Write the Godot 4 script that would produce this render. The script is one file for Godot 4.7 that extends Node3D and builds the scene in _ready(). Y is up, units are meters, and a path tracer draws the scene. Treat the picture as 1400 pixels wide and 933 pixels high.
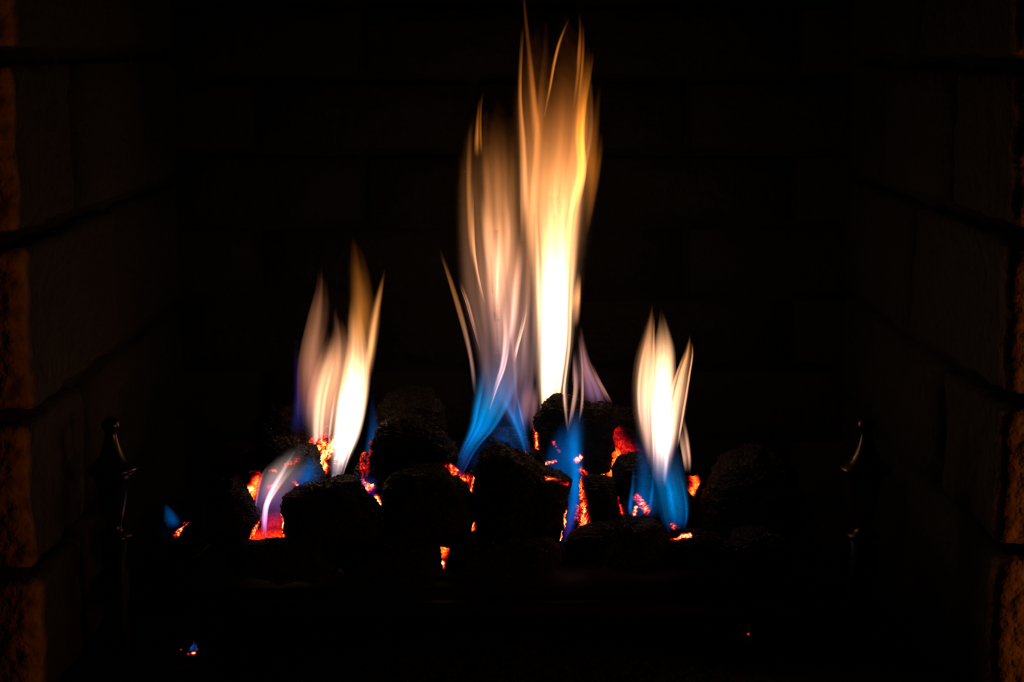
extends Node3D

# ---------------------------------------------------------------- camera model
const FOCAL := 2400.0            # pixels, for a frame of 1400 x 933
const PITCH := 9.5               # degrees, looking down
const EYE := Vector3(0.0, 0.466, 1.42)

var rng := RandomNumberGenerator.new()
var bumps := FastNoiseLite.new()
var ridges := FastNoiseLite.new()
var grain := FastNoiseLite.new()
var speck := FastNoiseLite.new()
var mats := {}
var coal_count := 0

# The world point that the picture shows at (px, py), at the depth z.
func at(px: float, py: float, z: float) -> Vector3:
	var p := deg_to_rad(PITCH)
	var dx := (px - 700.0) / FOCAL
	var dy := -(py - 466.5) / FOCAL
	var d := Vector3(dx, dy * cos(p) - sin(p), -dy * sin(p) - cos(p))
	return EYE + d * ((z - EYE.z) / d.z)

func mm(z: float) -> float:      # metres that one pixel covers at the depth z
	return (EYE.z - z) / FOCAL / cos(deg_to_rad(PITCH))

# ---------------------------------------------------------------- naming
func tag(o: Node, label := "", category := "", group := "", kind := "") -> Node:
	if label: o.set_meta("label", label)
	if category: o.set_meta("category", category)
	if group: o.set_meta("group", group)
	if kind: o.set_meta("kind", kind)
	return o

func numbered(parent: Node, called: String) -> String:
	if not parent.has_node(NodePath(called)): return called
	var k := 1
	while parent.has_node(NodePath("%s_%03d" % [called, k])): k += 1
	return "%s_%03d" % [called, k]

func base(called: String, where: Vector3, parent: Node = self) -> Node3D:
	var o := Node3D.new()
	o.name = numbered(parent, called)
	parent.add_child(o, true)
	o.position = where
	return o

func put(called: String, mesh: Mesh, material: Material, parent: Node = self, where := Vector3.ZERO) -> MeshInstance3D:
	var o := MeshInstance3D.new()
	o.name = numbered(parent, called)
	o.mesh = mesh
	if material: o.material_override = material
	parent.add_child(o, true)
	o.position = where
	o.cast_shadow = GeometryInstance3D.SHADOW_CASTING_SETTING_ON
	return o

# ---------------------------------------------------------------- materials
func noise_tex(freq: float, kind: int, colors: Array, sd: int, fractal := FastNoiseLite.FRACTAL_FBM) -> NoiseTexture2D:
	var n := FastNoiseLite.new()
	n.noise_type = kind
	n.frequency = freq
	n.fractal_type = fractal
	n.fractal_octaves = 5
	n.seed = sd
	var t := NoiseTexture2D.new()
	t.width = 512
	t.height = 512
	t.seamless = true
	t.noise = n
	var g := Gradient.new()
	g.colors = PackedColorArray(colors)
	var offs := PackedFloat32Array()
	for i in colors.size(): offs.append(float(i) / maxf(1.0, colors.size() - 1))
	g.offsets = offs
	t.color_ramp = g
	return t

func lin(r: float, g: float, b: float) -> Color:
	return Color(r, g, b).linear_to_srgb()

func make_materials() -> void:
	var rough_grey := noise_tex(0.02, FastNoiseLite.TYPE_SIMPLEX, [Color(0, 0, 0), Color(1, 1, 1)], 3)
	var fibre := noise_tex(0.03, FastNoiseLite.TYPE_SIMPLEX, [Color(0, 0, 0), Color(1, 1, 1)], 8, FastNoiseLite.FRACTAL_RIDGED)
	var coal_tint := noise_tex(0.012, FastNoiseLite.TYPE_SIMPLEX, [lin(0.003, 0.0026, 0.0021), lin(0.004, 0.0034, 0.0027), lin(0.008, 0.0064, 0.0047), lin(0.026, 0.019, 0.013), lin(0.09, 0.064, 0.04)], 4)
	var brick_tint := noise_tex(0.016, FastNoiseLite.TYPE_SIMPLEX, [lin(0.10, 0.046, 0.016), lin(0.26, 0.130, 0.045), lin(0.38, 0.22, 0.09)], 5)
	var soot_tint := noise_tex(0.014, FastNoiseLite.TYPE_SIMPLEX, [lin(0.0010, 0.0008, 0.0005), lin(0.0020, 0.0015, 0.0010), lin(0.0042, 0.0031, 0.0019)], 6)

	var coal := StandardMaterial3D.new()
	coal.resource_name = "sooty coal"
	coal.albedo_texture = coal_tint
	coal.roughness = 0.82
	coal.metallic_specular = 0.35
	coal.heightmap_enabled = true
	coal.heightmap_texture = fibre
	coal.heightmap_scale = 0.34
	coal.uv1_triplanar = true
	coal.uv1_scale = Vector3(14, 34, 14)
	mats.coal = coal

	var ramp := Gradient.new()
	ramp.offsets = PackedFloat32Array([0.0, 0.22, 0.36, 0.50, 0.62, 0.74, 0.86, 1.0])
	ramp.colors = PackedColorArray([Color(0, 0, 0), Color(0, 0, 0), Color(0.20, 0.0, 0.02), Color(0.55, 0.02, 0.06), Color(0.92, 0.15, 0.06), Color(1.0, 0.42, 0.10), Color(1.0, 0.72, 0.28), Color(1.0, 0.95, 0.72)])
	var ramp_tex := GradientTexture1D.new()
	ramp_tex.gradient = ramp
	ramp_tex.width = 256
	var hot: StandardMaterial3D = coal.duplicate()
	hot.resource_name = "red hot coal"
	hot.emission_enabled = true
	hot.emission_texture = ramp_tex
	hot.emission_on_uv2 = true
	hot.emission_energy_multiplier = 1.35
	hot.texture_repeat = true
	mats.hot = hot

	var brick := StandardMaterial3D.new()
	brick.resource_name = "rough orange brick"
	brick.albedo_texture = brick_tint
	brick.roughness = 0.9
	brick.heightmap_enabled = true
	brick.heightmap_texture = rough_grey
	brick.heightmap_scale = 0.35
	brick.uv1_triplanar = true
	brick.uv1_scale = Vector3(5, 5, 5)
	mats.brick = brick
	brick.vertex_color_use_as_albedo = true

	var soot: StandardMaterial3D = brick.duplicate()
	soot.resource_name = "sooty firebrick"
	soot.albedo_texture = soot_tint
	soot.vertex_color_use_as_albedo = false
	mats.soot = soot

	var mortar := StandardMaterial3D.new()
	mortar.resource_name = "dark mortar"
	mortar.albedo_texture = soot_tint
	mortar.uv1_triplanar = true
	mortar.uv1_scale = Vector3(9, 9, 9)
	mortar.roughness = 1.0
	mats.mortar = mortar

	var iron := StandardMaterial3D.new()
	iron.resource_name = "black cast iron"
	iron.albedo_color = lin(0.006, 0.005, 0.0045)
	iron.roughness = 0.55
	iron.metallic_specular = 0.3
	mats.iron = iron

	var polished := StandardMaterial3D.new()
	polished.resource_name = "dark polished iron"
	polished.albedo_color = lin(0.05, 0.042, 0.03)
	polished.metallic = 0.9
	polished.roughness = 0.28
	mats.polished = polished

	# A flame gives off light and hardly hides what is behind it.
	var flame := StandardMaterial3D.new()
	flame.resource_name = "burning gas"
	flame.shading_mode = BaseMaterial3D.SHADING_MODE_UNSHADED
	flame.transparency = BaseMaterial3D.TRANSPARENCY_ALPHA
	flame.vertex_color_use_as_albedo = true
	var k := lin(1, 1, 1)
	k = Color(16.0, 16.0, 16.0).linear_to_srgb()
	flame.albedo_color = Color(k.r, k.g, k.b, 0.0625)
	flame.cull_mode = BaseMaterial3D.CULL_DISABLED
	mats.flame = flame

# ---------------------------------------------------------------- shapes
# A rough block with softened edges, centred on its own origin.
func rough_box(size: Vector3, n: int, rough: float, chamfer: float, sd: float, sooted := false) -> ArrayMesh:
	var st := SurfaceTool.new()
	st.begin(Mesh.PRIMITIVE_TRIANGLES)
	st.set_smooth_group(0)
	var h := size * 0.5
	for f in 6:
		var ax := f / 2
		var sg := 1.0 if f % 2 == 0 else -1.0
		for i in n:
			for j in n:
				var q := []
				for c in [[0, 0], [1, 0], [1, 1], [0, 1]]:
					var a := (float(i + c[0]) / n) * 2.0 - 1.0
					var b := (float(j + c[1]) / n) * 2.0 - 1.0
					var p := Vector3.ZERO
					p[ax] = sg
					p[(ax + 1) % 3] = a
					p[(ax + 2) % 3] = b
					var v := Vector3(p.x * h.x, p.y * h.y, p.z * h.z)
					var core := Vector3(clampf(v.x, -h.x + chamfer, h.x - chamfer), clampf(v.y, -h.y + chamfer, h.y - chamfer), clampf(v.z, -h.z + chamfer, h.z - chamfer))
					var d := v - core
					if d.length() > chamfer: v = core + d.normalized() * chamfer
					var w := v * 1000.0 + Vector3(sd * 517.0, sd * 91.0, sd * 33.0)
					var nn := bumps.get_noise_3dv(w * 0.5)
					v += p.normalized() * nn * rough
					q.append(v)
				var order := [0, 1, 2, 0, 2, 3] if sg < 0 else [0, 2, 1, 0, 3, 2]
				for k in order:
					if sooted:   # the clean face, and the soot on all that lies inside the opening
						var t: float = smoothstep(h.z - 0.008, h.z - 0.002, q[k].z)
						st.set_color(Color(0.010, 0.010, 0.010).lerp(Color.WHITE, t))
					st.add_vertex(q[k])
	st.index()
	st.generate_normals()
	return st.commit()

# Turned shape round the y axis: profile as [radius, height] pairs.
func lathe(profile: Array, n := 32) -> ArrayMesh:
	var st := SurfaceTool.new()
	st.begin(Mesh.PRIMITIVE_TRIANGLES)
	st.set_smooth_group(0)
	for k in profile.size() - 1:
		for i in n:
			var a0 := TAU * i / n
			var a1 := TAU * (i + 1) / n
			var p: Array = profile[k]
			var r: Array = profile[k + 1]
			var v0 := Vector3(cos(a0) * p[0], p[1], sin(a0) * p[0])
			var v1 := Vector3(cos(a1) * p[0], p[1], sin(a1) * p[0])
			var v2 := Vector3(cos(a1) * r[0], r[1], sin(a1) * r[0])
			var v3 := Vector3(cos(a0) * r[0], r[1], sin(a0) * r[0])
			for v in [v0, v1, v2, v0, v2, v3]: st.add_vertex(v)
	st.index()
	st.generate_normals()
	return st.commit()

func ease_curve(pts: Array, t: float, k: int) -> float:   # Catmull-Rom through row entry k
	var n := pts.size() - 1
	var x := clampf(t, 0.0, 1.0) * n
	var i := mini(int(x), n - 1)
	var f := x - i
	var b: float = pts[i][k]
	var c: float = pts[i + 1][k]
	var a: float = pts[i - 1][k] if i > 0 else b * 2.0 - c
	var d: float = pts[i + 2][k] if i + 2 <= n else c * 2.0 - b
	return b + 0.5 * f * (c - a + f * (2.0 * a - 5.0 * b + 4.0 * c - d + f * (3.0 * (b - c) + d - a)))

# A lump of coal: its outline (pixel pairs) at the depth z, rounded front and back; heat: [x1, y1, x2, y2, radius, heat] in pixels.
func coal_mesh(outline: Array, z: float, depth: float, heat: Array, o: Dictionary) -> Array:
	var w := PackedVector2Array()
	for p in outline:
		var v := at(p[0], p[1], z)
		w.append(Vector2(v.x, v.y))
	var c := Vector2.ZERO
	var lo := 1e9
	for v in w:
		c += v / w.size()
		lo = minf(lo, v.y)
	var around: int = o.get("n", 230 if heat.size() else 160)
	var rings: int = o.get("rings", 110 if heat.size() else 76)
	var radius := PackedFloat32Array()
	for i in around:
		var a := TAU * i / around
		var dir := Vector2(cos(a), sin(a))
		var best := 0.005
		for k in w.size():
			var hit = Geometry2D.segment_intersects_segment(c, c + dir, w[k], w[(k + 1) % w.size()])
			if hit != null: best = maxf(best, c.distance_to(hit))
		radius.append(best)
	for pass_ in 2:
		var sm := radius.duplicate()
		for i in around: sm[i] = radius[i] * 0.5 + 0.25 * (radius[(i + 1) % around] + radius[(i - 1 + around) % around])
		radius = sm
	var spots := []
	for s in heat:
		var a := at(s[0], s[1], z)
		var b := at(s[2], s[3], z)
		spots.append([Vector2(a.x, a.y), Vector2(b.x, b.y), s[4] * mm(z), s[5], z + s[6] * depth if s.size() > 6 else -9.0])
	var sd := Vector3(coal_count * 713.0, coal_count * 37.0, 0)
	var square: float = o.get("square", 0.55)
	var amp: float = o.get("rough", 1.0) * 0.0024
	var strata: Vector3 = o.get("strata", Vector3(0.5, 1.6, 0.5))
	var mottle: float = o.get("mottle", 1.0) * 1.15
	var foot := Vector3(c.x, lo, z)
	var verts := PackedVector3Array()
	var hotness := PackedFloat32Array()
	for j in rings + 1:
		var f := PI * j / rings
		var s := pow(maxf(sin(f), 0.0), square)
		var d := signf(cos(f)) * pow(absf(cos(f)), 0.75) * depth
		for i in around:
			var a := TAU * i / around
			var p := Vector3(c.x + cos(a) * radius[i] * s, c.y + sin(a) * radius[i] * s, z + d)
			var q := (p - Vector3(c.x, c.y, z)) * 1000.0
			var nn := bumps.get_noise_3dv(q * 0.55 + sd) * 1.1
			nn += (ridges.get_noise_3dv(q * strata + sd) - 0.35) * 1.1
			nn += grain.get_noise_3dv(q * strata * 1.4 + sd) * 0.65
			var out := Vector3(cos(a) * s, sin(a) * s, d / depth)
			p += out.normalized() * nn * amp
			verts.append(p - foot)
			var h := 0.0
			var flat := Vector2(p.x, p.y)
			for e in spots:
				var near := Geometry2D.get_closest_point_to_segment(flat, e[0], e[1])
				var x: float = flat.distance_to(near) / e[2]
				if e[4] > -8.0: x = sqrt(x * x + pow((p.z - e[4]) * 0.3 / e[2], 2.0))
				h = maxf(h, e[3] * exp(-x * x))
			if h > 0.05:
				var m := 0.75 * speck.get_noise_3dv(q * 2.2 + sd) + 0.35 * ridges.get_noise_3dv(q * 2.0 + sd) + 0.25 * grain.get_noise_3dv(q * 5.0 + sd)
				h *= 1.0 + mottle * 0.75 * m
			hotness.append(clampf(h, 0.004, 0.996))
	return [verts, hotness, around, rings, foot]

func commit_coal(d: Array) -> ArrayMesh:
	var verts: PackedVector3Array = d[0]
	var hot: PackedFloat32Array = d[1]
	var around: int = d[2]
	var rings: int = d[3]
	var normals := PackedVector3Array()
	normals.resize(verts.size())
	var cold_i := PackedInt32Array()
	var hot_i := PackedInt32Array()
	for j in rings:
		for i in around:
			var a := j * around + i
			var b := j * around + (i + 1) % around
			var c := b + around
			var e := a + around
			var n := (verts[c] - verts[a]).cross(verts[e] - verts[b])
			normals[a] += n
			normals[b] += n
			normals[c] += n
			normals[e] += n
			var glow := hot[a] > 0.22 or hot[b] > 0.22 or hot[c] > 0.22 or hot[e] > 0.22
			var list := [a, b, c, a, c, e]
			for k in list:
				if glow: hot_i.append(k)
				else: cold_i.append(k)
	var mid := Vector3.ZERO
	for v in verts: mid += v / verts.size()
	var side := 0.0
	var uv2 := PackedVector2Array()
	for k in verts.size():
		normals[k] = normals[k].normalized()
		side += normals[k].dot(verts[k] - mid)
		uv2.append(Vector2(hot[k], 0.5))
	if side < 0.0:
		for k in normals.size(): normals[k] = -normals[k]
	var flip := side > 0.0   # front faces run clockwise
	var m := ArrayMesh.new()
	for part in [[cold_i, "coal"], [hot_i, "hot"]]:
		var idx: PackedInt32Array = part[0]
		if idx.is_empty(): continue
		if flip: idx.reverse()
		var arr := []
		arr.resize(Mesh.ARRAY_MAX)
		arr[Mesh.ARRAY_VERTEX] = verts
		arr[Mesh.ARRAY_NORMAL] = normals
		arr[Mesh.ARRAY_TEX_UV2] = uv2
		arr[Mesh.ARRAY_INDEX] = idx
		m.add_surface_from_arrays(Mesh.PRIMITIVE_TRIANGLES, arr)
		m.surface_set_material(m.get_surface_count() - 1, mats[part[1]])
	return m

func coal(label: String, outline: Array, z: float, depth: float, heat := [], o := {}) -> void:
	coal_count += 1
	var d := coal_mesh(outline, z, depth, heat, o)
	var c := put("glowing_coal" if heat.size() else "coal", commit_coal(d), null, self, d[4])
	tag(c, label, "coal", "coals heaped in the fire grate")

# ---------------------------------------------------------------- flames
# A tongue of flame: many thin curved sheets of burning gas that follow one path, all in one mesh.
# Rows of path: [px, py, half width in px, brightness, r, g, b] from the base up; o: n sheets, wide [from, to] of the half width, wave.
func tongue(flame: Node3D, called: String, path: Array, z: float, o := {}) -> MeshInstance3D:
	var n: int = o.get("n", 120)
	var wide: Array = [0.40, 0.95]
	var wave: float = o.get("wave", 0.10)
	var thick: float = o.get("thick", 0.7)
	var contrast: float = o.get("contrast", 0.55)
	var spread: float = o.get("spread", 1.0)
	var start_by: float = o.get("start", 0.25)
	var end_from: float = o.get("end", 0.55)
	var z_top: float = o.get("z_top", z)
	var segs: int = o.get("segs", 30)
	var u_pow: float = o.get("edge", 1.0)
	rng.seed = int(o.get("seed", 7)) * 7919 + 13
	var verts := PackedVector3Array()
	var cols := PackedColorArray()
	var norms := PackedVector3Array()
	var idx := PackedInt32Array()
	var plans := []
	var broad: int = o.get("broad", clampi(roundi(n * 0.13), 3, 18))
	var fine: int = o.get("fine", clampi(roundi((n - 50) * 0.16), 0, 22))
	var sums := [0.0, 0.0]
	var fine_share: float = o.get("fine_share", 0.26) if fine > 0 else 0.0
	for k in broad + fine:
		var thin := k >= broad
		var wf := rng.randf_range(0.11, 0.30) if thin else rng.randf_range(wide[0], wide[1])
		var u := rng.randf_range(-1.0, 1.0)
		if not thin: u = clampf((k + 0.5) / broad * 2.0 - 1.0 + u * 0.25, -1.0, 1.0)
		u = signf(u) * pow(absf(u), u_pow)
		var turn := rng.randf_range(-0.9, 0.9)
		var fac := cos(turn)
		u *= maxf(0.0, 1.14 - wf * fac) * spread * rng.randf_range(0.62, 1.0)
		var t0 := rng.randf_range(-0.08, start_by)
		var t1 := rng.randf_range(end_from, 0.92 if thin else 1.06)
		var gain := exp(rng.randf_range(-1.0, 1.0) * contrast)
		plans.append({"u": u, "wf": wf, "turn": turn, "t0": t0, "t1": t1, "gain": gain, "dz": rng.randf_range(-1.0, 1.0), "f": rng.randf_range(0.5, 1.3), "ph": rng.randf() * TAU, "am": rng.randf_range(0.3, 1.0) * wave, "b": rng.randf_range(-0.5, 0.5), "thin": thin})
		sums[1 if thin else 0] += wf * fac * 0.5 * gain * clampf((t1 - t0) * 0.85, 0.2, 1.0)
	var foot := at(path[0][0], path[0][1], z)
	var profile := [0.0, 0.13, 0.5, 0.87, 1.0, 0.87, 0.5, 0.13, 0.0]
	var wv := profile.size()
	for p in plans:
		var first := verts.size()
		for s in segs + 1:
			var t: float = lerpf(maxf(p.t0, 0.0), minf(p.t1, 1.0), float(s) / segs)
			var hw := maxf(0.3, ease_curve(path, t, 2))
			var life: float = smoothstep(p.t0, p.t0 + 0.22, t) * (1.0 - smoothstep(p.t1 - 0.42, p.t1, t))
			var shine: float = maxf(0.0, ease_curve(path, t, 3)) * life * p.gain * (fine_share / sums[1] if p.thin else (1.0 - fine_share) / sums[0])
			var uu: float = clampf(p.u + p.am * sin(t * TAU * p.f + p.ph), -1.0, 1.0)
			var zz: float = lerpf(z, z_top, t)
			var c := at(ease_curve(path, t, 0) + uu * hw, ease_curve(path, t, 1), zz)
			var px := mm(zz)
			c.z += p.dz * sqrt(maxf(0.0, 1.0 - uu * uu)) * hw * px * thick
			var half: float = maxf(2.2, p.wf * hw) * px
			var across := Vector3(cos(p.turn), 0, sin(p.turn))
			var face := Vector3(-sin(p.turn), 0, cos(p.turn))
			var col := Color(maxf(0.0, ease_curve(path, t, 4)), maxf(0.0, ease_curve(path, t, 5)), maxf(0.0, ease_curve(path, t, 6)))
			if col.r > col.g: col.g = pow(col.g, 1.2)
			var top := maxf(col.r, maxf(col.g, col.b))
			shine *= top
			col = col / maxf(top, 0.001)
			for e in wv:
				var x := float(e) / (wv - 1) * 2.0 - 1.0
				verts.append(c + across * (x * half) + face * ((1.0 - x * x) * half * p.b) - foot)
				norms.append(face)
				cols.append(Color(col.r, col.g, col.b, clampf(shine * profile[e], 0.0, 1.0)))
			if s > 0:
				for e in wv - 1:
					var a := first + (s - 1) * wv + e
					idx.append_array(PackedInt32Array([a, a + wv, a + 1, a + 1, a + wv, a + wv + 1]))
	var arr := []
	arr.resize(Mesh.ARRAY_MAX)
	arr[Mesh.ARRAY_VERTEX] = verts
	arr[Mesh.ARRAY_NORMAL] = norms
	arr[Mesh.ARRAY_COLOR] = cols
	arr[Mesh.ARRAY_INDEX] = idx
	var m := ArrayMesh.new()
	m.add_surface_from_arrays(Mesh.PRIMITIVE_TRIANGLES, arr)
	var part := put(called, m, mats.flame, flame, foot - flame.position)
	return part

func flame_light(flame: Node3D, px: float, py: float, z: float, energy: float, color: Color, size: float) -> void:
	var l := OmniLight3D.new()
	l.name = "flame_light"
	l.light_color = color
	l.light_energy = energy
	l.light_size = size
	l.omni_range = 6.0
	l.omni_attenuation = 2.0
	l.shadow_enabled = true
	flame.add_child(l, true)
	l.position = at(px, py, z) - flame.position

# ================================================================ scene
func _ready() -> void:
	rng.seed = 11
	var cam := Camera3D.new()
	cam.name = "camera"
	cam.fov = rad_to_deg(2.0 * atan(466.5 / FOCAL))
	cam.near = 0.05
	cam.far = 30.0
	cam.position = EYE
	cam.rotation_degrees = Vector3(-PITCH, 0, 0)
	add_child(cam)
	cam.current = true

	var env := Environment.new()
	env.background_mode = Environment.BG_COLOR
	env.background_color = Color(0, 0, 0)
	env.tonemap_mode = Environment.TONE_MAPPER_LINEAR
	env.tonemap_exposure = 1.0
	env.sdfgi_enabled = true
	env.ssao_enabled = true
	env.ssil_enabled = true
	var we := WorldEnvironment.new()
	we.name = "environment"
	we.environment = env
	add_child(we)

	# the dim warm lamp of the room, off to the right of the fireplace
	var lamp := OmniLight3D.new()
	lamp.name = "room_lamp"
	lamp.light_color = Color(1.0, 0.62, 0.26)
	lamp.light_energy = 0.15
	lamp.light_size = 0.06
	lamp.omni_range = 8.0
	lamp.omni_attenuation = 2.0
	lamp.shadow_enabled = true
	lamp.position = Vector3(1.05, 0.10, 0.62)
	add_child(lamp)

	for n in [[bumps, 0.045, FastNoiseLite.FRACTAL_FBM, 3, 1], [ridges, 0.035, FastNoiseLite.FRACTAL_RIDGED, 4, 2], [grain, 0.22, FastNoiseLite.FRACTAL_FBM, 2, 3], [speck, 0.16, FastNoiseLite.FRACTAL_FBM, 3, 4]]:
		var f: FastNoiseLite = n[0]
		f.noise_type = FastNoiseLite.TYPE_SIMPLEX
		f.frequency = n[1]
		f.fractal_type = n[2]
		f.fractal_octaves = n[3]
		f.seed = n[4]
	make_materials()
	build_hearth()
	build_grate()
	build_coals()
	build_flames()
	build_embers()

# ---------------------------------------------------------------- hearth
func build_hearth() -> void:
	var zf := 0.24
	var zb := -0.34
	var xr := at(1371, 466, zf).x
	var xl := at(33, 466, zf).x
	var thick := 0.20

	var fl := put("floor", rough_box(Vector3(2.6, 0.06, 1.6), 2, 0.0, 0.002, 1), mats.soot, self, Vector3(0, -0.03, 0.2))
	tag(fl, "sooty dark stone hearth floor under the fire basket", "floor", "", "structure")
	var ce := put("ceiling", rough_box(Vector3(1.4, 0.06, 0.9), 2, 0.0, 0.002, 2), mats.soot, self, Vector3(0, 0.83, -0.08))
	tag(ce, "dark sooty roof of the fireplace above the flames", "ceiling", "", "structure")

	# back wall of sooty firebricks
	var back := base("wall_back", Vector3(0, 0, zb))
	tag(back, "soot-black firebrick wall at the back of the fireplace", "wall", "", "structure")
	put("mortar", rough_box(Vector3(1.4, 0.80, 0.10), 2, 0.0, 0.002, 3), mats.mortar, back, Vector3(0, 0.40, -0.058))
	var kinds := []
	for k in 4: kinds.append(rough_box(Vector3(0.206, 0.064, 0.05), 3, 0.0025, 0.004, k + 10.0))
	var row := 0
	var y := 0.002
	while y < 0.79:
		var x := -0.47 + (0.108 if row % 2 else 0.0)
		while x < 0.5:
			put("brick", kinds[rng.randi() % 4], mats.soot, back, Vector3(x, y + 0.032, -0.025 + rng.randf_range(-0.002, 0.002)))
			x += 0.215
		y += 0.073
		row += 1

	# the two jambs of large rough bricks
	jamb("wall_right", xr, 1.0, [0.003, 0.119, 0.225, 0.342, 0.454, 0.570, 0.685, 0.80], zf, thick)
	jamb("wall_left", xl, -1.0, [-0.010, 0.101, 0.213, 0.337, 0.460, 0.575, 0.690, 0.80], zf, thick)

func jamb(called: String, x: float, side: float, joints: Array, zf: float, thick: float) -> void:
	var o := base(called, Vector3(x, 0, zf))
	tag(o, "rough orange-brown brick side of the fireplace, %s of the fire" % ("right" if side > 0.0 else "left"), "wall", "", "structure")
	put("mortar", rough_box(Vector3(thick, 0.80, 0.66), 2, 0.0, 0.002, 5), mats.mortar, o, Vector3(side * (thick * 0.5 + 0.012), 0.40, -0.33 - 0.012))
	for k in joints.size() - 1:
		var y0: float = maxf(joints[k], 0.0) + 0.005
		var y1: float = joints[k + 1] - 0.005
		var cuts := [0.0, -0.17, -0.43, -0.585] if k % 2 else [0.0, -0.29, -0.585]
		for c in cuts.size() - 1:
			var z0: float = cuts[c]
			var z1: float = cuts[c + 1] + 0.009
			var size := Vector3(thick, y1 - y0, z0 - z1)
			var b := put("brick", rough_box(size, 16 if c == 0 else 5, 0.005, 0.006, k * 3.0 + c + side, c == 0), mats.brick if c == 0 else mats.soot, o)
			b.position = Vector3(side * (thick * 0.5 + rng.randf_range(-0.002, 0.002)), (y0 + y1) * 0.5, (z0 + z1) * 0.5)

# ---------------------------------------------------------------- grate
func build_grate() -> void:
	var zg := 0.125
	var a := at(157, 734, zg)
	var b := at(1180, 734, zg)
	var g := base("fire_grate", Vector3((a.x + b.x) * 0.5, 0, 0))
	tag(g, "black cast-iron fire basket heaped with coals, an urn-shaped finial on each front corner", "grate")
	var half := (b.x - a.x) * 0.5
	var top := a.y
	var rail := at(700, 829, zg + 0.012).y
	put("tray", rough_box(Vector3(half * 2.0 - 0.03, 0.012, 0.27), 3, 0.0, 0.003, 30), mats.iron, g, Vector3(0, 0.048, -0.022))
	put("front_rail", rough_box(Vector3(half * 2.0, 0.012, 0.012), 3, 0.0, 0.003, 31), mats.iron, g, Vector3(0, rail - 0.006, zg))
	var bar := rough_box(Vector3(0.012, 0.012, 0.29), 3, 0.0, 0.003, 33)
	put("side_rail", bar, mats.iron, g, Vector3(-half, rail - 0.006, zg - 0.15))
	put("side_rail", bar, mats.iron, g, Vector3(half, rail - 0.006, zg - 0.15))
	var post := rough_box(Vector3(0.018, top, 0.018), 3, 0.0, 0.003, 34)
	var cup := []
	# foot, stem, cup, rim, concave lid, ball: pixel radius and pixel height
	for r in [[0, 736], [22, 736], [24, 733], [22, 730], [14, 726], [10, 722], [11, 716], [13, 708], [17, 690], [21, 670], [24, 655], [26, 648], [33, 645], [36, 641], [34, 638], [26, 634], [19, 626], [13, 614], [9.5, 602], [8, 594], [8, 590], [11, 587], [13, 582], [11.5, 576], [7, 572.5], [0, 571.5]]:
		cup.append([r[0] * mm(zg), at(700, r[1], zg).y - top])
	var urn := lathe(cup, 40)
	for s in [-1.0, 1.0]:
		put("leg", post, mats.iron, g, Vector3(s * half, top * 0.5, zg))
		put("leg", rough_box(Vector3(0.016, rail, 0.016), 3, 0.0, 0.003, 35), mats.iron, g, Vector3(s * half, rail * 0.5, -0.165))
		put("finial", urn, mats.polished, g, Vector3(s * half, top, zg))

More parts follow.
